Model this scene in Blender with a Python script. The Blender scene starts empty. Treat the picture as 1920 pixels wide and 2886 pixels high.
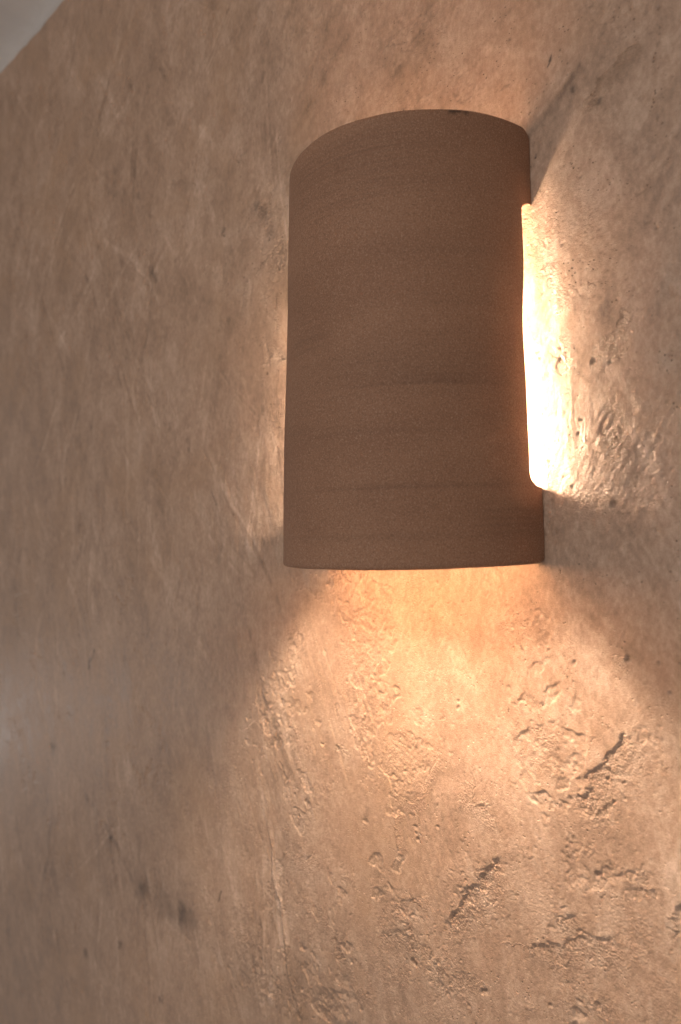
import bpy, math
import numpy as np

# ------------------------------------------------------------------ scene
scene = bpy.context.scene
COL = scene.collection
world = bpy.data.worlds.new("World"); scene.world = world
world.use_nodes = True
scene.view_settings.view_transform = 'Standard'
scene.view_settings.look = 'None'
scene.view_settings.exposure = 0.0
scene.view_settings.gamma = 1.0
scene.view_settings.use_curve_mapping = False
scene.render.engine = 'CYCLES'
scene.cycles.use_denoising = True
scene.cycles.max_bounces = 10
scene.cycles.diffuse_bounces = 8
scene.cycles.sample_clamp_indirect = 25.0

def link(o, parent=None):
    COL.objects.link(o)
    if parent is not None: o.parent = parent
    return o

# measured features of the plaster, millimetres on the wall (x along it, z up)
LEDGES=[([(153.3, -102.3), (149.5, -107.0), (147.5, -113.7), (142.7, -120.0), (135.0, -126.1), (129.4, -132.8), (123.5, -134.6), (122.6, -138.9), (126.1, -141.8), (125.3, -147.9), (119.6, -152.2), (110.0, -156.8)], 1.5, 9),
([(60.7, -208.7), (51.5, -214.9), (45.8, -224.3), (41.2, -231.9), (30.9, -240.5), (26.2, -250.5), (22.2, -257.6), (11.8, -269.9), (6.9, -279.8)], 1.5, 9),
([(-134.4, -260.0), (-142.5, -273.0), (-160.1, -273.7), (-169.0, -262.3), (-178.7, -282.5), (-195.9, -291.0)], 0.8, 6),
([(-201.2, -256.4), (-195.5, -279.4), (-195.6, -308.0), (-184.3, -325.9), (-180.6, -342.0), (-176.0, -364.2), (-171.8, -386.4), (-158.6, -412.2), (-151.2, -424.3)], -1.1, 2.4),
([(-46.3, -276.7), (-22.0, -265.6), (-28.2, -277.2)], 0.7, 7),
([(-5.9, -294.5), (-20.2, -301.1), (-34.6, -292.0), (-59.8, -309.5)], 0.8, 6),
([(140.1, -233.5), (131.5, -239.5), (119.9, -239.4), (101.2, -255.9), (78.4, -262.9), (81.5, -270.4)], 0.8, 8),
([(117.2, -230.2), (103.9, -235.0), (99.5, -241.4)], 0.8, 7),
([(-166.5, -158.8), (-157.7, -160.4), (-153.5, -167.5), (-165.2, -180.3)], 0.9, 3.5),
([(-105.0, -164.5), (-96.7, -161.6), (-84.8, -166.6)], 0.8, 3),
([(-85.7, -139.9), (-80.8, -146.4), (-73.7, -154.7), (-61.8, -171.3)], 0.4, 2.5),
([(-40.3, -185.1), (-31.3, -188.7), (-16.7, -190.7), (-7.5, -168.4)], 0.5, 4),
([(6.9, -151.0), (-4.6, -167.8), (-16.6, -186.2)], 0.35, 3),
([(-34.6, -197.5), (-38.7, -212.3), (-35.7, -232.0), (-42.4, -250.1)], 0.4, 3),
([(106.5, -117.0), (98.1, -118.0), (94.1, -110.6), (84.1, -116.3)], 0.6, 5),
([(59.9, -45.4), (71.8, -39.4), (74.9, -49.2)], 0.4, 4),
([(-46.2, -80.6), (-59.3, -93.9)], -0.7, 2.5),
([(-122.1, -109.4), (-118.7, -117.8)], 0.8, 3),
([(40.5, -159.6), (37.5, -174.9), (49.7, -180.1), (60.0, -191.5)], 0.7, 5),
([(12.6, -311.9), (28.5, -301.0), (45.8, -304.1)], 0.5, 5),
([(4.9, -302.2), (-1.0, -315.4), (12.2, -322.7)], 0.7, 5),
([(181.5, -199.4), (177.6, -204.1), (174.9, -213.6), (180.8, -224.8)], 0.9, 6),
([(-128.4, -305.2), (-119.4, -312.1), (-117.9, -321.5), (-105.4, -321.9), (-100.5, -334.7), (-87.3, -348.8), (-77.6, -359.1)], 0.5, 5),
([(-232.3, -174.0), (-213.6, -159.4), (-202.8, -168.6), (-205.5, -185.7)], 0.3, 2.5),
([(144.6, -58.6), (154.6, -59.2)], 0.6, 4),
([(103.0, 196.2), (107.7, 185.8), (112.8, 175.5), (113.4, 160.3)], 0.6, 5),
([(154.6, 145.6), (150.7, 143.6), (144.8, 141.0), (140.6, 135.2), (137.9, 127.0)], 0.7, 6),
([(155.0, 158.6), (154.6, 145.6), (151.4, 135.9), (148.6, 124.2)], 0.6, 4),
([(142.5, 98.6), (146.2, 93.3), (140.1, 84.6), (136.8, 75.4)], 0.8, 5),
([(139.9, 80.8), (148.5, 72.3), (142.5, 66.3)], 0.7, 5),
([(134.9, 177.9), (140.0, 177.5)], 0.5, 3),
([(113.1, 149.4), (117.9, 132.6), (118.7, 122.5)], 0.35, 4),
([(122.2, 131.8), (116.6, 123.9)], 0.4, 3),
([(-179.8, 223.9), (-172.6, 219.2), (-170.4, 214.0), (-177.8, 207.7)], 0.8, 3),
([(-170.8, 201.6), (-173.4, 195.9), (-166.3, 192.9), (-159.5, 182.4), (-154.5, 176.9)], 0.7, 4),
([(-175.4, 245.0), (-172.1, 234.8), (-174.7, 229.1)], 0.6, 4),
([(-219.0, 275.4), (-224.0, 246.9), (-231.2, 233.6)], 0.6, 4),
([(-261.5, 250.5), (-264.9, 232.4)], 0.6, 3),
([(-269.2, 191.9), (-264.1, 168.8)], 0.6, 3),
([(-251.0, 133.0), (-240.1, 128.4), (-219.2, 106.4)], 0.5, 4),
([(-235.9, 212.9), (-239.3, 193.5)], 0.5, 3),
([(-245.8, 122.4), (-254.9, 101.4), (-263.3, 61.2)], 0.5, 3),
([(-282.2, 65.6), (-272.3, 51.4)], 0.5, 3),
([(-200.7, 275.4), (-167.8, 293.2)], 0.4, 4),
([(-189.1, 89.3), (-165.3, 75.1)], 0.5, 5),
([(-240.5, 30.3), (-227.4, 18.5), (-220.3, -9.1)], 0.5, 4),
([(-209.2, -158.6), (-202.6, -167.9), (-207.5, -191.3)], 0.35, 2.5),
([(-435.9, 578.0), (-423.0, 548.5)], 0.5, 6),
([(-354.0, 420.4), (-297.0, 396.8)], 0.5, 5),
([(138.8, 287.5), (143.9, 300.2), (159.1, 310.7), (175.0, 317.2)], 0.5, 6),
([(143.8, 297.3), (147.3, 289.8)], 0.7, 5)]
PATCHES=[(127.7, 175.8, 6.0, 5.7, 1), (134.7, 171.1, 2.9, 2.7, 1), (102.2, 187.3, 6.5, 6.0, 0.7), (98.3, 171.9, 5.3, 4.8, 0.4), (146.6, 137.8, 6.4, 6.2, 1), (143.3, 125.1, 5.7, 5.6, 0.7), (148.3, 98.7, 5.7, 5.5, 0.6), (152.4, 73.8, 7.7, 7.7, 1), (156.7, 60.4, 7.6, 7.6, 0.9), (151.5, 45.8, 9.9, 9.8, 0.9), (120.0, 62.3, 2.9, 2.8, 0.8), (132.3, 59.4, 3.5, 3.4, 0.8), (160.6, 37.1, 6.5, 6.5, 0.8), (112.1, 83.8, 3.1, 2.8, 0.5), (167.0, 96.2, 5.3, 5.4, 0.6), (-185.9, 185.6, 9.4, 6.1, 1), (-166.2, 196.0, 7.6, 4.9, 1), (-194.0, 244.7, 11.7, 7.5, 0.9), (-168.6, 269.9, 15.1, 10.0, 0.9), (-224.9, 260.3, 11.4, 7.0, 0.6), (-175.7, 124.2, 17.8, 11.7, 0.45), (-211.7, 94.4, 16.3, 10.4, 0.6), (-184.4, 79.5, 18.0, 11.8, 0.6), (-173.8, 32.1, 10.1, 6.6, 0.8), (-165.7, 64.3, 10.0, 6.6, 0.7), (-182.2, 302.2, 14.5, 9.4, 0.9), (-191.4, 325.9, 15.8, 10.2, 0.9), (126.3, -158.3, 10.7, 10.2, 1), (134.7, -136.2, 6.5, 6.2, 1), (48.1, -229.7, 11.8, 10.1, 1), (35.3, -246.4, 10.7, 9.0, 1), (-28.4, -281.8, 14.4, 11.1, 1), (-20.1, -296.6, 10.6, 8.3, 1), (125.5, -186.0, 6.6, 6.4, 0.9), (158.3, -197.1, 9.7, 9.7, 0.9), (-121.5, -204.4, 11.3, 7.8, 0.9), (-153.0, -238.1, 9.6, 6.5, 0.8), (47.3, -176.6, 7.5, 6.3, 0.9), (56.5, -190.5, 5.9, 5.0, 0.7), (81.5, -199.2, 6.8, 6.1, 0.8), (92.9, -112.8, 9.2, 8.3, 0.8), (-92.1, -69.6, 12.7, 9.1, 0.5), (-110.0, -73.8, 8.9, 6.2, 0.6), (-76.6, -119.0, 20.2, 14.9, 0.55), (0.8, -85.3, 29.5, 24.4, 0.35), (77.2, -50.0, 19.0, 17.1, 0.55), (113.6, -56.3, 14.7, 13.9, 0.6), (96.5, -135.2, 15.4, 14.3, 0.5), (113.7, -247.3, 12.2, 11.5, 0.9), (88.2, -262.9, 8.0, 7.2, 0.9), (103.8, -237.9, 5.6, 5.1, 0.9), (1.8, -312.0, 13.3, 10.8, 1), (20.3, -317.1, 12.7, 10.5, 0.8), (-41.9, -330.1, 9.4, 7.1, 0.8), (-195.4, -409.8, 35.7, 23.5, 0.9), (-229.9, -382.5, 33.0, 20.9, 0.8), (-81.0, -363.0, 10.2, 7.4, 0.8), (-162.0, -395.4, 10.7, 7.2, 0.8), (-143.8, -315.7, 14.0, 9.5, 0.6), (-91.6, -273.0, 9.2, 6.6, 0.7), (-238.1, -351.7, 17.0, 10.6, 0.6), (76.0, -304.9, 6.8, 6.1, 0.8), (130.2, -280.7, 11.6, 11.2, 0.7), (179.0, -213.7, 7.0, 7.3, 0.9), (135.4, -112.4, 7.0, 6.7, 0.6), (-153.9, -264.5, 14.4, 9.6, 0.7), (-183.8, -310.9, 11.3, 7.4, 0.7), (-182.4, -331.9, 9.2, 6.0, 0.9), (-175.2, -366.6, 9.0, 5.9, 1), (-167.9, -390.0, 8.9, 5.9, 1), (-156.6, -411.3, 8.7, 5.8, 1), (-174.7, -93.5, 11.1, 7.3, 0.7), (-21.7, 365.4, 28.3, 22.6, 0.45), (20.8, 399.8, 19.3, 16.0, 0.4), (-77.8, 396.0, 24.5, 18.2, 0.4), (129.9, 305.0, 7.2, 6.9, 0.5), (153.1, 304.8, 8.9, 8.8, 0.35), (-193.3, 332.4, 21.0, 13.7, 0.8), (-242.4, 265.1, 26.0, 16.1, 0.7), (-171.9, 362.4, 25.1, 16.7, 0.6), (-380.6, 366.7, 44.1, 24.4, 0.5), (-293.4, 394.5, 37.9, 22.7, 0.5), (-361.3, 321.0, 35.7, 20.0, 0.4), (-308.5, -100.8, 38.5, 22.7, 0.4), (-339.4, -90.2, 34.1, 19.4, 0.4)]
HOLES=[(-121.0, -166.4, 1.6, 1.2), (130.4, -199.5, 2.4, 1.3), (-15.8, -208.3, 1.8, 1), (-14.7, -218.0, 1.8, 1), (-16.0, -213.9, 1.5, 0.7), (4.7, -203.1, 1.5, 0.9), (25.5, -110.0, 1.6, 0.9), (25.2, -104.7, 1.2, 0.9), (-74.4, -154.8, 1.3, 1), (-22.1, -314.1, 2.6, 1.2), (-18.9, -315.1, 2.2, 1.2), (-191.9, -169.3, 1.5, 0.9), (154.6, -60.1, 2.6, 1.2), (178.6, -77.0, 1.6, 1), (172.9, -60.6, 1.3, 0.8), (118.3, -67.1, 1.6, 0.9), (99.9, -59.6, 1.2, 0.9), (-155.0, -237.3, 1.9, 1), (-159.6, -219.3, 1.3, 0.9), (40.7, -310.4, 2.2, 1), (43.7, -308.7, 2.2, 1), (95.7, -296.1, 1.5, 0.9), (-209.9, -387.1, 1.6, 0.9), (-102.1, -165.1, 2, 1), (142.7, -150.5, 1.2, 0.8), (-173.2, -303.4, 1.5, 0.9), (-71.1, -359.9, 1.5, 0.9), (148.3, 35.7, 2.4, 1.3), (138.4, 127.4, 2, 1.2), (148.6, 124.2, 1.4, 1), (116.0, 139.4, 1.2, 0.9), (115.8, 133.0, 1.2, 0.9), (99.6, 140.0, 1.5, 0.6), (105.8, 66.4, 1.3, 1), (121.6, 47.5, 1, 0.9), (128.7, 91.7, 1.3, 0.9), (126.3, 82.2, 1.2, 0.9), (100.0, 135.8, 1.5, 0.6), (-215.2, 269.8, 0.9, 1), (-220.4, 275.4, 0.8, 1), (-195.4, 203.3, 1.2, 1), (-186.3, 173.0, 1.8, 1.1), (-253.2, 327.0, 1.8, 1), (-180.9, 301.9, 1.8, 1), (-161.2, 387.9, 1.2, 1), (-219.7, 275.0, 0.9, 1)]
STAINS=[([(115.8, 334.8), (112.6, 328.3)], 0.55, 1.0), ([(-548.5, -130.1), (-567.1, -153.5)], 2.2, 0.55), ([(-275.8, -345.6), (-280.3, -357.3)], 0.7, 0.9), ([(-436.4, -397.5), (-437.6, -398.8)], 14, 0.50), ([(-394.2, -397.7), (-375.2, -397.1)], 17, 0.40), ([(-351.4, -397.6), (-350.3, -398.2)], 14, 0.56), ([(-333.6, -395.1), (-332.6, -395.3)], 11, 0.35), ([(-673.9, -273.9), (-683.1, -278.2)], 6, 0.35), ([(-491.2, -482.2), (-493.5, -484.2)], 4, 0.45), ([(-582.4, -529.3), (-585.1, -533.9)], 5, 0.4), ([(-400.0, -511.3), (-396.0, -508.5)], 2.5, 0.5), ([(-515.7, -357.4), (-514.7, -357.8)], 3, 0.5), ([(-422.4, 428.6), (-420.3, 424.3)], 2, 0.3), ([(-392.4, 397.7), (-392.6, 392.0)], 2.5, 0.4), ([(-251.9, 331.5), (-253.7, 326.1)], 2, 0.5), ([(-396.8, 329.5), (-382.4, 313.2)], 4, 0.4), ([(-422.6, 356.2), (-421.3, 353.5)], 2, 0.4), ([(-282.2, 65.6), (-272.3, 51.4)], 0.9, 0.5), ([(-323.5, 125.3), (-322.4, 110.8)], 2, 0.3), ([(-199.2, 338.1), (-187.6, 324.9)], 5, 0.35), ([(129.9, 305.7), (130.7, 303.9)], 1.6, 0.6), ([(147.3, 290.2), (147.8, 289.6)], 1.5, 0.6), ([(102.3, 274.0), (101.4, 271.2)], 0.8, 0.6), ([(84.5, 359.7), (84.9, 358.8)], 0.9, 0.6), ([(83.6, 329.7), (78.0, 329.0)], 0.9, 0.4)]
# ------------------------------------------------------------------ settings
PL_BASE = (.475, .305, .207); PL_LIGHT = (.74, .535, .405); PL_DARK = (.25, .158, .106); PL_WARM = (.50, .30, .175)
PL_R0, PL_R1, PL_BUMP = .30, .62, 1.0
CL_A = (.290, .146, .084); CL_B = (.370, .195, .114); CL_D = (.19, .098, .056); CL_L = (.60, .39, .27)
LAMP_C = (1.0, .835, .655); LAMP_E = 820.0; LAMP_P = (.002, -.102, .090); LAMP_R = .0175; LAMP_H = 0.0
SHW, SHD, SHZ = .058, .068, .200
PLS, PLD, PLZ0, PLZ1 = .0430, .0530, .018, .022
AMB_C = (1.0, .92, .87); AMB_S = .28
AREAS = [('room_light', (.15, -1.45, .60), (-.35, 0, .22), .7, 6.6, (1, .955, .92)),
         ('window_glow', (-2.3, -.5, -.62), (-.8, 0, -.25), .05, 1.3, (1, .97, .95))]
FOCUS = .53; FSTOP = 8.0

# ------------------------------------------------------------------ plaster relief (height in mm, out of the wall)
CELL = 0.7
NX, NZ = 2048, 2560
X0, Z0 = -1080.0, -850.0
rng = np.random.default_rng(11)
FX = np.fft.rfftfreq(NX, CELL)[None, :].astype(np.float32)
FZ = np.fft.fftfreq(NZ, CELL)[:, None].astype(np.float32)

def field(sx, sz=None, ang=0.0, frac=None):
    """periodic noise of unit deviation; sx, sz feature size in mm, turned by ang degrees"""
    sz = sx if sz is None else sz
    a = math.radians(ang); c, s = math.cos(a), math.sin(a)
    u = FX*c + FZ*s; v = -FX*s + FZ*c
    r2 = (u*sx)**2 + (v*sz)**2
    if frac is None: g = np.exp(-3.0*r2)
    else: g = 1.0/(0.15 + r2)**(frac*0.5)
    g[0, 0] = 0
    w = np.fft.rfft2(rng.standard_normal((NZ, NX)).astype(np.float32))
    f = np.fft.irfft2(w*g, s=(NZ, NX)).astype(np.float32)
    return f/f.std()

def smooth(a, b, x):
    t = np.clip((x-a)/(b-a), 0, 1); return t*t*(3-2*t)

grain = field(1.6, 1.6, 0, 1.5)
grain2 = field(3.5, 3.5, 0, 2.0)
frac = field(30, 30, 0, 2.3)
frac2 = field(60, 90, 0, 2.6)
wob = field(9, 9, 0, 2.4)
hgt = 1.1*field(190) + 0.35*field(55, 80)
# trowel sweeps: long shallow streaks in several directions, each in its own areas
for ang, seed_sz, amp in ((0, 130, .035), (24, 110, .05), (-28, 120, .045), (10, 150, .035)):
    m = smooth(0.1, 1.2, field(seed_sz))
    hgt += amp*m*(field(1.6, 45, ang) + 1.2*field(5, 90, ang))
tone = (0.33*field(26, 38, 0, 1.9) + 0.27*field(7, 10, 0, 1.6) + 0.12*field(110, 150)).astype(np.float32)
def stroke(cx, cz, ang, L, Wd, bend, amp, hamp):
    m = L*.6+Wd
    i0 = int((cx-m-X0)/CELL); j0 = int((cz-m-Z0)/CELL); n_ = int(2*m/CELL)
    i0c, j0c = max(0, i0), max(0, j0); i1c, j1c = min(NX, i0+n_), min(NZ, j0+n_)
    if i1c-i0c < 4 or j1c-j0c < 4: return
    X = X0+CELL*np.arange(i0c, i1c)[None, :]-cx; Z = Z0+CELL*np.arange(j0c, j1c)[:, None]-cz
    c_, s_ = math.cos(ang), math.sin(ang)
    U = X*c_+Z*s_; Vv = -X*s_+Z*c_ + bend*U*U/L
    prof_n = int(4*Wd/1.15)+8
    pr = rng.standard_normal(prof_n); pr = np.convolve(pr, [.25, .5, .25], 'same') + .8*np.convolve(rng.standard_normal(prof_n), np.ones(7)/4, 'same')
    q = np.interp((Vv/1.15+prof_n/2).ravel(), np.arange(prof_n), pr).reshape(Vv.shape)
    mask = np.exp(-(Vv/Wd)**4)*np.exp(-(U/(L*.5))**4)
    edge_break = np.clip(.65+.5*wob_[j0c:j1c, i0c:i1c], 0, 1)
    mk = mask*edge_break
    tone[j0c:j1c, i0c:i1c] += (amp*mk*(.55+.95*q)).astype(np.float32)
    hgt[j0c:j1c, i0c:i1c] += (hamp*mk*q).astype(np.float32)
wob_ = field(8, 14, 0, 1.8)
for k in range(1100):
    cx = rng.uniform(-1050, 330); cz = rng.uniform(-600, 820)
    if cz > 260 or (cx > 90 and cz > 150): a = rng.normal(48, 16) if rng.random() < .55 else rng.normal(-60, 15)
    elif cx > 90 and cz > -60: a = rng.normal(-62, 12)
    elif cz > -80 and cx > -480: a = rng.normal(-55, 14) if rng.random() < .6 else rng.normal(85, 12)
    elif cz > -80: a = rng.normal(88, 18)
    else: a = rng.normal(-78, 22)
    lit = -160 < cx < 200 and cz < 0
    stroke(cx, cz, math.radians(a), rng.uniform(40, 190), rng.uniform(2.5, 15), rng.normal(0, .22),
           rng.choice([-1, 1, 1])*rng.uniform(.25, 1.0)*(.38 if lit else 1), rng.uniform(.02, .075)*(.3 if lit else .45 if cx > 90 else .8))
# thin last coat dragged off in places: torn edges
tear = smooth(1.75, 1.85, frac + 0.25*wob)
hgt -= 0.45*tear*(1 + 0.35*grain)
tear2 = smooth(1.75, 1.82, frac2*0.9 + 0.45*wob)
hgt -= 0.5*tear2*(1 + 0.4*grain2)
# sandy grain showing more in patches
sand = smooth(-0.3, 1.6, field(45, 70, 0, 2.0))
hgt += (0.020 + 0.042*sand)*grain + (0.004+0.014*sand)*grain2
# pin holes
def stamp(n, rmm, depth, clump=None):
    imp = np.zeros((NZ, NX), np.float32)
    if clump is None:
        ix = rng.integers(0, NX, n); iz = rng.integers(0, NZ, n)
    else:
        cand = rng.integers(0, NX, n*6), rng.integers(0, NZ, n*6)
        keep = clump[cand[1], cand[0]] > rng.random(n*6)*1.6+0.2
        ix, iz = cand[0][keep][:n], cand[1][keep][:n]
    imp[iz, ix] = rng.uniform(0.4, 1.0, len(ix))
    k = np.exp(-2*(math.pi*rmm*0.6)**2*(FX**2 + FZ**2)*1.0)
    f = np.fft.irfft2(np.fft.rfft2(imp)*k, s=(NZ, NX))
    return depth*f/max(np.percentile(f[iz, ix], 90), 1e-6)
pits = stamp(30000, 0.6, 0.60, frac*.5+.6) + stamp(2600, 1.3, 0.7, frac*.6+.6)
hgt -= np.minimum(pits, 1.0)
stain = np.clip(pits*0.35, 0, .30).astype(np.float32)      # pits are coloured darker

xs = X0 + CELL*np.arange(NX); zs = Z0 + CELL*np.arange(NZ)
def window(cx0, cx1, cz0, cz1):
    i0 = max(0, int((cx0-X0)/CELL)); i1 = min(NX, int((cx1-X0)/CELL)+2)
    j0 = max(0, int((cz0-Z0)/CELL)); j1 = min(NZ, int((cz1-Z0)/CELL)+2)
    return slice(j0, j1), slice(i0, i1)
rx = 1.1*field(5, 5, 0, 2.0); rz = 1.1*field(5, 5, 0, 2.0)
def polydist(pts, sl, jitter=1.0):
    X = xs[sl[1]][None, :] + rx[sl]*jitter; Z = zs[sl[0]][:, None] + rz[sl]*jitter
    best = np.full(X.shape, 1e9); side = np.zeros(X.shape); tt = np.zeros(X.shape)
    n = len(pts)-1
    for k in range(n):
        (ax, az), (bx, bz) = pts[k], pts[k+1]
        dx, dz = bx-ax, bz-az; L = dx*dx+dz*dz+1e-9
        t = np.clip(((X-ax)*dx+(Z-az)*dz)/L, 0, 1)
        d = np.hypot(X-ax-t*dx, Z-az-t*dz)
        cr = dx*(Z-az)-dz*(X-ax)
        m = d < best
        best[m] = d[m]; side[m] = np.sign(cr[m]); tt[m] = (k+t[m])/n
    return best, side, tt
rough = np.abs(field(2.2, 2.2, 0, 2.0))
crumb = np.clip(sand*.35 - .1, 0, 1).astype(np.float32)
for pts, dep, wid in LEDGES:
    dep *= .62; wid *= 1.6
    if pts[0][0] > 92 and pts[0][1] > -10: dep *= .8
    px = [p[0] for p in pts]; pz = [p[1] for p in pts]; m = wid*4
    sl = window(min(px)-m, max(px)+m, min(pz)-m, max(pz)+m)
    if sl[0].stop-sl[0].start < 2 or sl[1].stop-sl[1].start < 2: continue
    d, sd, t = polydist(pts, sl, min(1.0, wid/9))
    # the recess is on the lower side of the line; the upper side keeps a crisp lip
    dxm, dzm = px[-1]-px[0], pz[-1]-pz[0]
    low = 1.0 if (dxm*(-1) - dzm*(0.35)) > 0 else -1.0   # which sign of the cross product lies below / right
    e = d*sd*low
    ends = smooth(0, .12, t)*smooth(0, .12, 1-t)*.85 + .15
    rec = smooth(-.35, .35, e)*np.exp(-np.maximum(e, 0)/(wid*1.0))*ends
    hgt[sl] -= (dep*rec*(1+.25*grain2[sl])).astype(np.float32)
    lip = np.exp(-(np.minimum(e, 0)/(.5*wid))**2)*(e < 0)*ends
    hgt[sl] += (.16*dep*lip).astype(np.float32)
    r = smooth(0, .6, e)*np.exp(-(e/(1.3*wid))**2)*ends
    crumb[sl] = np.maximum(crumb[sl], r*.9)
    hgt[sl] += (.28*dep*r*(rough[sl]-.8)).astype(np.float32)
tornA = field(2.0, 2.4, 0, 1.7); 
for cx, cz, a, b, s in PATCHES:
    if cx > 92 and cz > -10: s *= .85
    if abs(cx) < 150 and -130 < cz < 0: s *= .6
    a = max(a, 4.0); b = max(b, 4.0)
    sl = window(cx-2.2*a, cx+2.2*a, cz-2.2*b, cz+2.2*b)
    X = xs[sl[1]][None, :]; Z = zs[sl[0]][:, None]
    q = np.exp(-(((X-cx)/a)**2 + ((Z-cz)/b)**2)*1.1)
    T = smooth(.0, .30, tornA[sl]*.62 + q*(.05+1.15*s) - 1.08)
    hgt[sl] -= (.5*s**4*T*(1+.3*grain[sl])).astype(np.float32)
    hgt[sl] += (s*q*.04*grain2[sl] + s*q*.08*grain[sl]).astype(np.float32)
    crumb[sl] = np.maximum(crumb[sl], s*q*np.clip(.6+.5*wob[sl], 0, 1))
for cx, cz, r, dep in HOLES:
    sl = window(cx-3*r, cx+3*r, cz-3*r, cz+3*r)
    X = xs[sl[1]][None, :]+rx[sl]*.4; Z = zs[sl[0]][:, None]+rz[sl]*.4
    q = np.hypot(X-cx, Z-cz)/r
    hgt[sl] -= (dep*(1-smooth(.55, 1.1, q))).astype(np.float32)
    stain[sl] = np.maximum(stain[sl], .3*(1-smooth(.6, 1.1, q)))  # holes are coloured darker too
for pts, hw, amt in STAINS:
    px = [p[0] for p in pts]; pz = [p[1] for p in pts]; m = hw*3+2
    sl = window(min(px)-m, max(px)+m, min(pz)-m, max(pz)+m)
    if sl[0].stop-sl[0].start < 2 or sl[1].stop-sl[1].start < 2: continue
    d, sd, t = polydist(pts, sl, .5 if hw < 2 else 1.5)
    v = amt*np.exp(-(d/hw)**2)*(np.clip(1+.25*wob[sl], .5, 1.3) if hw > 2 else 1)
    v = np.clip(v, 0, .95)
    stain[sl] = np.maximum(stain[sl], v)
# the wall is dressed flat where the shade is bedded on it
X = xs[None, :]; Z = zs[:, None]
near = np.exp(-(np.maximum(np.abs(X)-104, 0)/40)**2)*np.exp(-(np.maximum(np.abs(Z-145)-150, 0)/40)**2)
low_f = np.fft.irfft2(np.fft.rfft2(hgt)*np.exp(-3.0*((FX*60)**2+(FZ*60)**2)), s=(NZ, NX))
hgt = hgt - low_f*near
hgt -= hgt.mean()*0

def sample(A, X, Z):
    fx = ((X-X0)/CELL) % NX; fz = ((Z-Z0)/CELL) % NZ
    i = np.floor(fx).astype(int); j = np.floor(fz).astype(int); u = fx-i; v = fz-j
    i2 = (i+1) % NX; j2 = (j+1) % NZ; i %= NX; j %= NZ
    return ((A[j, i]*(1-u)+A[j, i2]*u)*(1-v) + (A[j2, i]*(1-u)+A[j2, i2]*u)*v)

def spaced(start, end, d0, rate):
    out = [start]; d = d0; s = 1 if end > start else -1
    while (end-out[-1])*s > 0:
        out.append(out[-1]+s*d); d = min(d*rate, 60.0)
    return out

def grid_mesh(name, P, mat, attrs=None, cols_wrap=False):
    nz, nx, _ = P.shape
    idx = np.arange(nz*nx).reshape(nz, nx)
    q = np.stack([idx[:-1, :-1], idx[:-1, 1:], idx[1:, 1:], idx[1:, :-1]], -1).reshape(-1, 4)
    me = bpy.data.meshes.new(name)
    me.vertices.add(nz*nx); me.vertices.foreach_set('co', P.reshape(-1).astype(np.float32))
    me.loops.add(q.size); me.loops.foreach_set('vertex_index', q.reshape(-1).astype(np.int32))
    me.polygons.add(len(q))
    me.polygons.foreach_set('loop_start', np.arange(0, q.size, 4, dtype=np.int32))
    me.polygons.foreach_set('loop_total', np.full(len(q), 4, np.int32))
    me.polygons.foreach_set('use_smooth', np.ones(len(q), bool))
    for k, v in (attrs or {}).items():
        a = me.attributes.new(k, 'FLOAT', 'POINT'); a.data.foreach_set('value', v.reshape(-1).astype(np.float32))
    me.update(calc_edges=True)
    me.materials.append(mat)
    return me

# ------------------------------------------------------------------ materials
def new_mat(name):
    m = bpy.data.materials.new(name); m.use_nodes = True
    nt = m.node_tree; b = nt.nodes['Principled BSDF']
    return m, nt, b
def N(nt, t, **kw):
    n = nt.nodes.new(t)
    for k, v in kw.items():
        if k.startswith('_'): setattr(n, k[1:], v)
        else: n.inputs[k.replace('_', ' ')].default_value = v
    return n
def mapped(nt, scale, rot=(0, 0, 0)):
    tc = N(nt, 'ShaderNodeTexCoord'); mp = N(nt, 'ShaderNodeMapping')
    mp.inputs['Scale'].default_value = scale; mp.inputs['Rotation'].default_value = rot
    nt.links.new(tc.outputs['Object'], mp.inputs['Vector']); return mp.outputs[0]
def noise(nt, vec, sc, det=4, rough=.55, dist=0.0):
    n = N(nt, 'ShaderNodeTexNoise', Scale=sc, Detail=det, Roughness=rough, Distortion=dist)
    nt.links.new(vec, n.inputs['Vector']); return n.outputs['Fac']
def rng_node(nt, v, a, b, c=0.0, d=1.0, smooth_=True):
    n = nt.nodes.new('ShaderNodeMapRange'); n.interpolation_type = 'SMOOTHSTEP' if smooth_ else 'LINEAR'
    n.inputs['From Min'].default_value = a; n.inputs['From Max'].default_value = b
    n.inputs['To Min'].default_value = c; n.inputs['To Max'].default_value = d
    nt.links.new(v, n.inputs['Value']); return n.outputs['Result']
def math_(nt, op, a, b):
    n = nt.nodes.new('ShaderNodeMath'); n.operation = op
    for s, v in ((0, a), (1, b)):
        if isinstance(v, (int, float)): n.inputs[s].default_value = v
        else: nt.links.new(v, n.inputs[s])
    return n.outputs[0]
def mix(nt, f, a, b):
    n = nt.nodes.new('ShaderNodeMix'); n.data_type = 'RGBA'
    for s, v in ((0, f), (6, a), (7, b)):
        if isinstance(v, (int, float)): n.inputs[s].default_value = v
        elif isinstance(v, tuple): n.inputs[s].default_value = (*v, 1)
        else: nt.links.new(v, n.inputs[s])
    return n.outputs[2]

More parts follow.
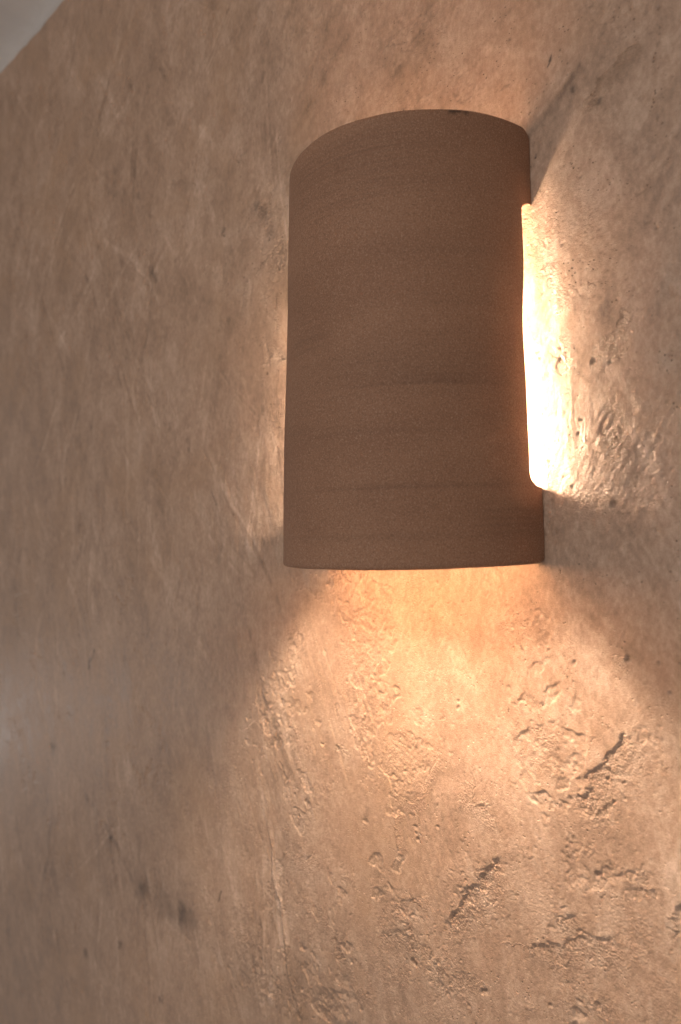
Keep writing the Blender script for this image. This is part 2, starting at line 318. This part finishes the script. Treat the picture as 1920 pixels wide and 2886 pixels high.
plaster, nt, b = new_mat('trowelled_plaster')
v1 = mapped(nt, (1, 1, 1)); v2 = mapped(nt, (1, 1, .55), (0, math.radians(8), 0))
def attr(nt, name):
    a_ = N(nt, 'ShaderNodeAttribute'); a_.attribute_name = name; return a_.outputs['Fac']
tn = math_(nt, 'ADD', attr(nt, 'tone'), math_(nt, 'MULTIPLY', math_(nt, 'SUBTRACT', noise(nt, v2, 300, 5, .85), .5), 7.0))
rp = N(nt, 'ShaderNodeValToRGB'); nt.links.new(rng_node(nt, tn, -3.4, 3.4, 0, 1, False), rp.inputs[0])
el = rp.color_ramp.elements; el[0].position = .08; el[0].color = (*PL_DARK, 1); el[1].position = .95; el[1].color = (*PL_LIGHT, 1)
e_ = el.new(.48); e_.color = (*PL_BASE, 1)
c = rp.outputs[0]
c = mix(nt, rng_node(nt, noise(nt, v1, 6, 4, .6, .6), .45, .70, 0, .35), c, PL_WARM)
vor = N(nt, 'ShaderNodeTexVoronoi', Scale=330.0); nt.links.new(v1, vor.inputs['Vector'])
spk = math_(nt, 'MULTIPLY', rng_node(nt, vor.outputs['Distance'], .10, .28, 1, 0), rng_node(nt, noise(nt, v1, 45, 4, .7), .50, .66))
c = mix(nt, math_(nt, 'MULTIPLY', spk, .45), c, (.10, .065, .045))
at = N(nt, 'ShaderNodeAttribute'); at.attribute_name = 'stain'
c = mix(nt, at.outputs['Fac'], c, (.035, .024, .02))
nt.links.new(c, b.inputs['Base Color'])
rg = rng_node(nt, tn, -2, 2, PL_R0, PL_R1)
nt.links.new(rg, b.inputs['Roughness'])
b.inputs['Specular IOR Level'].default_value = .5
vb = N(nt, 'ShaderNodeTexVoronoi', Scale=640.0); nt.links.new(v1, vb.inputs['Vector'])
h = math_(nt, 'ADD', math_(nt, 'MULTIPLY', noise(nt, v1, 900, 3, .7), .5), math_(nt, 'MULTIPLY', noise(nt, v2, 240, 5, .75), .8))
h = math_(nt, 'ADD', h, math_(nt, 'MULTIPLY', attr(nt, 'crumb'), math_(nt, 'ADD', math_(nt, 'MULTIPLY', noise(nt, v1, 700, 5, .8), 2.0), math_(nt, 'MULTIPLY', vb.outputs['Distance'], 1.1))))
h = math_(nt, 'SUBTRACT', h, math_(nt, 'MULTIPLY', spk, 1.2))
bp = N(nt, 'ShaderNodeBump', Strength=PL_BUMP, Distance=.0006); nt.links.new(h, bp.inputs['Height'])
nt.links.new(bp.outputs[0], b.inputs['Normal'])

ceil_m, nt, b = new_mat('white_plaster')
v1 = mapped(nt, (1, 1, 1))
c = mix(nt, noise(nt, v1, 9, 5, .6), (.66, .62, .58), (.74, .71, .68))
nt.links.new(c, b.inputs['Base Color']); b.inputs['Roughness'].default_value = .8
bp = N(nt, 'ShaderNodeBump', Strength=.4, Distance=.002); nt.links.new(noise(nt, v1, 60, 5, .6), bp.inputs['Height']); nt.links.new(bp.outputs[0], b.inputs['Normal'])

clay, nt, b = new_mat('unglazed_clay')
v1 = mapped(nt, (1, 1, 1)); vh = mapped(nt, (.35, .35, 12)); vh2 = mapped(nt, (.15, .15, 45)); vs = mapped(nt, (.8, .8, 2.2))
c = mix(nt, rng_node(nt, noise(nt, vs, 7, 4, .55, .3), .30, .72), CL_A, CL_B)
band = math_(nt, 'MULTIPLY', rng_node(nt, noise(nt, vh, 6, 6, .75, 0), .50, .72), rng_node(nt, noise(nt, vs, 8, 3, .6), .42, .66))
c = mix(nt, math_(nt, 'MULTIPLY', band, .22), c, CL_D)
lines = rng_node(nt, noise(nt, vh2, 9, 3, .6), .58, .72, 0, .15)
c = mix(nt, lines, c, CL_D)
c = mix(nt, rng_node(nt, noise(nt, v1, 760, 4, .9), .49, .60, 0, .62), c, CL_D)
c = mix(nt, rng_node(nt, noise(nt, v1, 980, 3, .9), .51, .62, 0, .42), c, CL_L)
at = N(nt, 'ShaderNodeAttribute'); at.attribute_name = 'stain'
c = mix(nt, at.outputs['Fac'], c, (.02, .015, .012))
nt.links.new(c, b.inputs['Base Color']); b.inputs['Roughness'].default_value = .72
b.inputs['Specular IOR Level'].default_value = .35
h = math_(nt, 'ADD', noise(nt, v1, 800, 3, .7), math_(nt, 'ADD', math_(nt, 'MULTIPLY', noise(nt, vh, 6, 5, .6), .35), math_(nt, 'MULTIPLY', noise(nt, vh2, 9, 3, .6), .25)))
bp = N(nt, 'ShaderNodeBump', Strength=.35, Distance=.0005); nt.links.new(h, bp.inputs['Height']); nt.links.new(bp.outputs[0], b.inputs['Normal'])

clay_in, nt, b = new_mat('pale_inside_for_bounce'); v1 = mapped(nt, (1, 1, 1))  # invented inside coat, pale so that the bounced light is less red
nt.links.new(mix(nt, noise(nt, v1, 30, 4, .6), (.34, .25, .17), (.40, .30, .21)), b.inputs['Base Color']); b.inputs['Roughness'].default_value = .8
steel, nt, b = new_mat('painted_steel'); b.inputs['Base Color'].default_value = (.5, .48, .45, 1); b.inputs['Roughness'].default_value = .5
porc, nt, b = new_mat('porcelain'); b.inputs['Base Color'].default_value = (.75, .72, .68, 1); b.inputs['Roughness'].default_value = .4
glow, nt, b = new_mat('frosted_glowing_bulb')
b.inputs['Base Color'].default_value = (.8, .8, .8, 1)
b.inputs['Emission Color'].default_value = (*LAMP_C, 1); b.inputs['Emission Strength'].default_value = LAMP_E

# ------------------------------------------------------------------ wall
gx = sorted(set(spaced(-260, -1120, .75, 1.0022)[1:])) + list(np.arange(-260, 300, .72)) + spaced(300.5, 1500, 1.2, 1.09)
gx = sorted(spaced(gx[0]-3, -2600, 3, 1.06)) + gx
gz = sorted(spaced(-352, -860, .8, 1.0030)[1:]) + list(np.arange(-352, 420, .74)) + spaced(421, 1000, .8, 1.0030)
gx = np.array(gx); gz = np.array(gz)
CEIL = 0.7733
gz = gz[gz < CEIL*1000+12]
gz = np.concatenate([np.array(sorted(spaced(gz[0]-4, -1500, 4, 1.08))), gz])
GX, GZ = np.meshgrid(gx, gz)
fade = 1.0
HH = sample(hgt, GX, GZ); ST = sample(stain, GX, GZ)
TN = sample(tone, GX, GZ); CR = sample(crumb, GX, GZ)
P = np.stack([GX/1000, -HH/1000, GZ/1000], -1)
wall = link(bpy.data.objects.new('wall', grid_mesh('wall', P, plaster, {'stain': ST, 'tone': TN, 'crumb': CR})))
wall['kind'] = 'structure'
print('wall verts', GX.size)

# ------------------------------------------------------------------ ceiling: a rough hand-rolled edge meeting the wall
cx = np.arange(-2.7, 1.6, .012); cy = np.concatenate([[.02], -np.linspace(0, .12, 25), -np.linspace(.2, 2.6, 20)])
CX, CY = np.meshgrid(cx, cy)
wv = .0010*np.sin(CX*21+1)+.0010*np.sin(CX*57)+.0008*np.sin(CX*133+2)
CZ = CEIL + wv - .012*np.exp(np.minimum(CY, 0)/.02)
Pc = np.stack([CX, CY, CZ], -1)
ceiling = link(bpy.data.objects.new('ceiling', grid_mesh('ceiling', Pc, ceil_m)))
ceiling['kind'] = 'structure'

# ------------------------------------------------------------------ wall sconce
H = 0.2899; RB, RT = .1, .098; DB, DT = .1158, .0992; TH = .0075
sconce = bpy.data.objects.new('wall_sconce', None); link(sconce)
sconce.location = (0, 0, 0)
sconce['label'] = 'half-cylinder brown clay wall sconce, lit from inside, on rough beige plaster wall'
sconce['category'] = 'wall lamp'

def gap(z):
    """how far the side edges stand off the wall at height z (negative: bedded in the wall)"""
    lo, hi = .0485, .2405
    d1 = z-lo; d2 = hi-z
    w = .0140 - .028*(z-.145)*.5 + .0009*np.sin(z*48+.6) + .0005*np.sin(z*90)
    f1 = np.sqrt(np.clip(1-(1-np.clip(d1/.011, 0, 1))**2, 0, 1))
    f2 = np.sqrt(np.clip(1-(1-np.clip(d2/.006, 0, 1))**2, 0, 1))
    g = w*np.minimum(f1, f2)
    return np.where((d1 > 0) & (d2 > 0), g, .0006)
def zrows():
    z = list(np.linspace(0, .045, 28)) + list(np.linspace(.0455, .063, 45)) + list(np.linspace(.064, .231, 90)) + list(np.linspace(.2315, .243, 40)) + list(np.linspace(.244, H, 30))
    return np.array(z)
zr = zrows(); s = np.linspace(0, 1, 150)
s = .5-.5*np.cos(np.pi*s)*(.6+.4*np.abs(np.cos(np.pi*s)))          # denser near the two edges
def shell(off):
    """off: inset of the surface in metres (0 outer, TH inner)"""
    Rz = lambda z: RT + (RB-RT)*(1-z/H)**2*1.0
    Dz = lambda z: DT + (DB-DT)*(1-z/H)
    Zg = zr[:, None]*np.ones(len(s))[None, :]
    r = Rz(Zg)-off; d = Dz(Zg)-off
    y0 = gap(zr)[:, None]; y1 = np.where(y0 > .001, y0*1.7, y0)
    t0 = np.arcsin(np.clip(y0/d, -.2, .9)); t1 = np.arcsin(np.clip(y1/d, -.2, .9))
    t = t0 + (np.pi-t1-t0)*s[None, :]
    ang = s[None, :]*np.pi
    wobble = .0003*np.sin(Zg*38+ang*2.1) + .0004*np.sin(Zg*17-ang*3+1) + .00008*np.sin(Zg*95+ang*5)
    r = r+wobble; d = d+wobble
    return r*np.cos(t), -d*np.sin(t), Zg, t
xo, yo, zo, to = shell(0); xi, yi, zi, ti = shell(TH)
# build a closed skin: outer sheet -> rounded edge -> inner sheet, around every boundary
nr, nc = xo.shape
bev = .0022
def inset(z, ed):   # pull rims in for a rounded edge
    return z
O = np.stack([xo, yo, zo], -1); I = np.stack([xi, yi, zi], -1)
# corners of the sheet at the rim and wall side are slightly rounded, rims slightly uneven
rimw = .0003*np.sin(to*5)+.00012*np.sin(to*13+1)
top_w = np.clip((zr-(H-.02))/.02, 0, 1)[:, None]; bot_w = np.clip((.02-zr)/.02, 0, 1)[:, None]
edge_d = np.minimum(np.abs(O[..., 0]*0 + (-yo)), 1)       # distance from wall
rc = .008
cornertop = np.where(edge_d < rc, (rc-np.sqrt(np.clip(rc**2-(rc-np.clip(edge_d, 0, rc))**2, 0, None))), 0)
O[..., 2] += top_w*(rimw-cornertop) + bot_w*(rimw*.6+cornertop*.3)
I[..., 2] += top_w*(rimw-cornertop) + bot_w*(rimw*.6+cornertop*.3)
def loop_idx(nr, nc):
    L = [(0, j) for j in range(nc)] + [(i, nc-1) for i in range(1, nr)] + [(nr-1, j) for j in range(nc-2, -1, -1)] + [(i, 0) for i in range(nr-2, 0, -1)]
    return L
verts = [O.reshape(-1, 3), I.reshape(-1, 3)]
idx = np.arange(nr*nc).reshape(nr, nc); off = nr*nc
fo = np.stack([idx[:-1, :-1], idx[1:, :-1], idx[1:, 1:], idx[:-1, 1:]], -1).reshape(-1, 4)
fi = np.stack([idx[:-1, :-1], idx[:-1, 1:], idx[1:, 1:], idx[1:, :-1]], -1).reshape(-1, 4)+off
L = loop_idx(nr, nc)
li = np.array([idx[a] for a in L])
Lo = O.reshape(-1, 3)[li]; Li = I.reshape(-1, 3)[li]
# outward direction of the sheet's edge at each loop vertex (away from the sheet)
def inner_nb(a):
    i, j = a
    return idx[min(max(i, 2), nr-3), min(max(j, 2), nc-3)]
nb = np.array([inner_nb(a) for a in L])
Mo = Lo-O.reshape(-1, 3)[nb]; Mo /= np.linalg.norm(Mo, axis=1)[:, None]
rings = []
K = 6
for k in range(1, K):
    a = math.pi*k/K
    mid = (Lo+Li)/2; half = (Lo-Li)/2
    rings.append(mid + half*math.cos(a) + Mo*math.sin(a)*.0024)
base_i = 2*nr*nc; n = len(li)
faces = [fo, fi]
allr = [li] + [base_i+n*k+np.arange(n) for k in range(K-1)] + [li+off]
for k in range(K):
    A = allr[k]; B = allr[k+1]; A2 = np.roll(A, -1); B2 = np.roll(B, -1)
    faces.append(np.stack([A, A2, B2, B], -1))
V = np.concatenate(verts+rings); F = np.concatenate(faces)
me = bpy.data.meshes.new('shade')
me.from_pydata(V.tolist(), [], F.tolist()); me.materials.append(clay); me.materials.append(clay_in)
mi = np.zeros(len(F), np.int32); mi[len(fo):len(fo)+len(fi)] = 1; me.polygons.foreach_set('material_index', mi)
me.polygons.foreach_set('use_smooth', np.ones(len(me.polygons), bool))
# small chips of dark grit on the top rim
st = np.zeros(len(V))
chips = [(37.5, .0026), (35.0, .0016), (32.5, .0020)]
for deg, rr in chips:
    tt = math.radians(deg)
    cpt = np.array([RT*math.cos(tt), -DT*math.sin(tt), H-.0004])
    dd = np.linalg.norm((V-cpt)*np.array([1, 1, 1.9]), axis=1)
    st = np.maximum(st, np.clip(1.4-dd/rr, 0, .85))
tdeg = np.degrees(np.arctan2(-V[:, 1]/DB*RB, V[:, 0])); zz = V[:, 2]
def streaky(k0):
    r_s = np.random.default_rng(k0); o_ = np.zeros(len(V))
    for _ in range(40):
        o_ += r_s.normal()*np.cos(zz*r_s.uniform(300, 2600)+tdeg*r_s.uniform(-.04, .04)+r_s.uniform(0, 6))
    return o_/6.3
for t0_, z0_, wt, wz, am in ((42, .117, 15, .0035, .13), (52, .126, 36, .016, .12), (15, .028, 14, .010, .16), (100, .152, 16, .006, .10), (80, .264, 50, .03, .12), (100, .14, 18, .09, .07),
                             (40, .20, 25, .004, .07), (70, .085, 30, .003, .09), (50, .050, 40, .002, .12), (60, .018, 45, .0025, .10)):
    q_ = np.exp(-np.abs((tdeg-t0_)/wt)**3)*np.exp(-((zz-z0_)/wz)**2)
    st = np.maximum(st, 0) + am*q_*np.clip(1+.55*streaky(int(z0_*1e4)), .2, 2)  # smudges, plus broad darkening of the top and the left side
a = me.attributes.new('stain', 'FLOAT', 'POINT'); a.data.foreach_set('value', st.astype(np.float32))
me.update()
shade = link(bpy.data.objects.new('shade', me), sconce)

def lathe(name, prof, mat, loc, parent, seg=40, axis='Z'):
    vs_, fs_ = [], []
    for r, z in prof:
        for k in range(seg):
            a = 2*math.pi*k/seg
            p = (r*math.cos(a), r*math.sin(a), z) if axis == 'Z' else (r*math.cos(a), -z, -r*math.sin(a))
            vs_.append(p)
    for i in range(len(prof)-1):
        for k in range(seg):
            k2 = (k+1) % seg
            fs_.append((i*seg+k, i*seg+k2, (i+1)*seg+k2, (i+1)*seg+k))
    fs_.append(tuple(range(seg-1, -1, -1))); fs_.append(tuple((len(prof)-1)*seg+k for k in range(seg)))
    m = bpy.data.meshes.new(name); m.from_pydata(vs_, [], fs_); m.materials.append(mat)
    m.polygons.foreach_set('use_smooth', np.ones(len(m.polygons), bool)); m.update()
    o = link(bpy.data.objects.new(name, m), parent); o.location = loc
    return o
LX, LY, LZ = LAMP_P
r_ = LAMP_R; hl = LAMP_H
prof = [(r_*math.sin(a)+1e-4, r_*.0-r_*math.cos(a)) for a in np.linspace(0, math.pi/2, 9)] + [(r_*.94, .009), (r_*.70, .018), (r_*.42, .027), (r_*.38, .040), (r_*.55, .050), (r_*.85, .056), (r_*.88, .062), (r_*.6, .0645)]
prof = [(r, -z) for r, z in prof]      # tip points into the room, neck towards the wall
bulb = lathe('bulb', prof, glow, (LX, LY+LAMP_R, LZ), sconce, 24, 'Y')
# socket on the wall side of the bulb
sock = lathe('socket', [(.0128, 0), (.0150, -.001), (.0150, -.016), (.021, -.019), (.021, -.024)], porc, (LX, LY+.019+.052, LZ), sconce, 28, 'Y')
def box(name, x0, x1, y0, y1, z0, z1, mat, parent):
    v = [(x, y, z) for x in (x0, x1) for y in (y0, y1) for z in (z0, z1)]
    f = [(0, 1, 3, 2), (4, 6, 7, 5), (0, 4, 5, 1), (2, 3, 7, 6), (0, 2, 6, 4), (1, 5, 7, 3)]
    m = bpy.data.meshes.new(name); m.from_pydata(v, [], f); m.materials.append(mat); m.update()
    o = link(bpy.data.objects.new(name, m), parent)
    bm_ = o.modifiers.new('bevel', 'BEVEL'); bm_.width = .0012; bm_.segments = 2
    return o
box('uplight_block', -SHW, SHW, -SHD, -.0015, SHZ, SHZ+.003, steel, sconce)  # unseen plate added to block the bulb's direct light upwards
pl = [(-.081, -.0015), (-.081, -PLS), (-.030, -PLD), (.030, -PLD), (.081, -PLS), (.081, -.0015)]  # unseen plate, added and shaped to dim the wall just below the rim
sv = [(x, y, z) for z in (PLZ0, PLZ1) for x, y in pl]
sf = [tuple(range(6)), tuple(range(11, 5, -1))] + [(k, k+6, (k+1) % 6+6, (k+1) % 6) for k in range(6)]
sm_ = bpy.data.meshes.new('downlight_block'); sm_.from_pydata(sv, [], sf); sm_.materials.append(steel); sm_.update()
link(bpy.data.objects.new('downlight_block', sm_), sconce)
for sx in (-1, 1):
    box('side_light_block', sx*.050-.0008, sx*.050+.0008, -.066, -.036, .064, .1975, steel, sconce)  # unseen plates added to cut the bulb's light through the side slots

# ------------------------------------------------------------------ room light
bg = world.node_tree.nodes['Background']
bg.inputs['Color'].default_value = (*AMB_C, 1); bg.inputs['Strength'].default_value = AMB_S
def area(name, loc, target, size, power, color, sy=None):
    l = bpy.data.lights.new(name, 'AREA'); l.energy = power; l.color = color; l.size = size
    if sy: l.shape = 'RECTANGLE'; l.size_y = sy
    o = link(bpy.data.objects.new(name, l)); o.location = loc
    from mathutils import Vector
    o.rotation_euler = (Vector(target)-Vector(loc)).to_track_quat('-Z', 'Y').to_euler()
    return o
for a_ in AREAS: area(*a_)

# ------------------------------------------------------------------ camera
cam = bpy.data.cameras.new('camera'); co = link(bpy.data.objects.new('camera', cam))
cam.sensor_fit = 'HORIZONTAL'; cam.sensor_width = 36; cam.lens = 2034/1920*36
cam.clip_start = .01; cam.clip_end = 50
from mathutils import Matrix, Vector
yaw, pit, rol = (math.radians(a) for a in (44.83, 1.15, -1.3))
f = Vector((-math.sin(yaw)*math.cos(pit), math.cos(yaw)*math.cos(pit), math.sin(pit)))
r0 = Vector((math.cos(yaw), math.sin(yaw), 0)); u0 = r0.cross(f)
r = r0*math.cos(rol)+u0*math.sin(rol); u = -r0*math.sin(rol)+u0*math.cos(rol)
co.matrix_world = Matrix(((r.x, u.x, -f.x, .3445), (r.y, u.y, -f.y, -.4385), (r.z, u.z, -f.z, .0256), (0, 0, 0, 1)))
cam.dof.use_dof = True; cam.dof.focus_distance = FOCUS; cam.dof.aperture_fstop = FSTOP
scene.camera = co
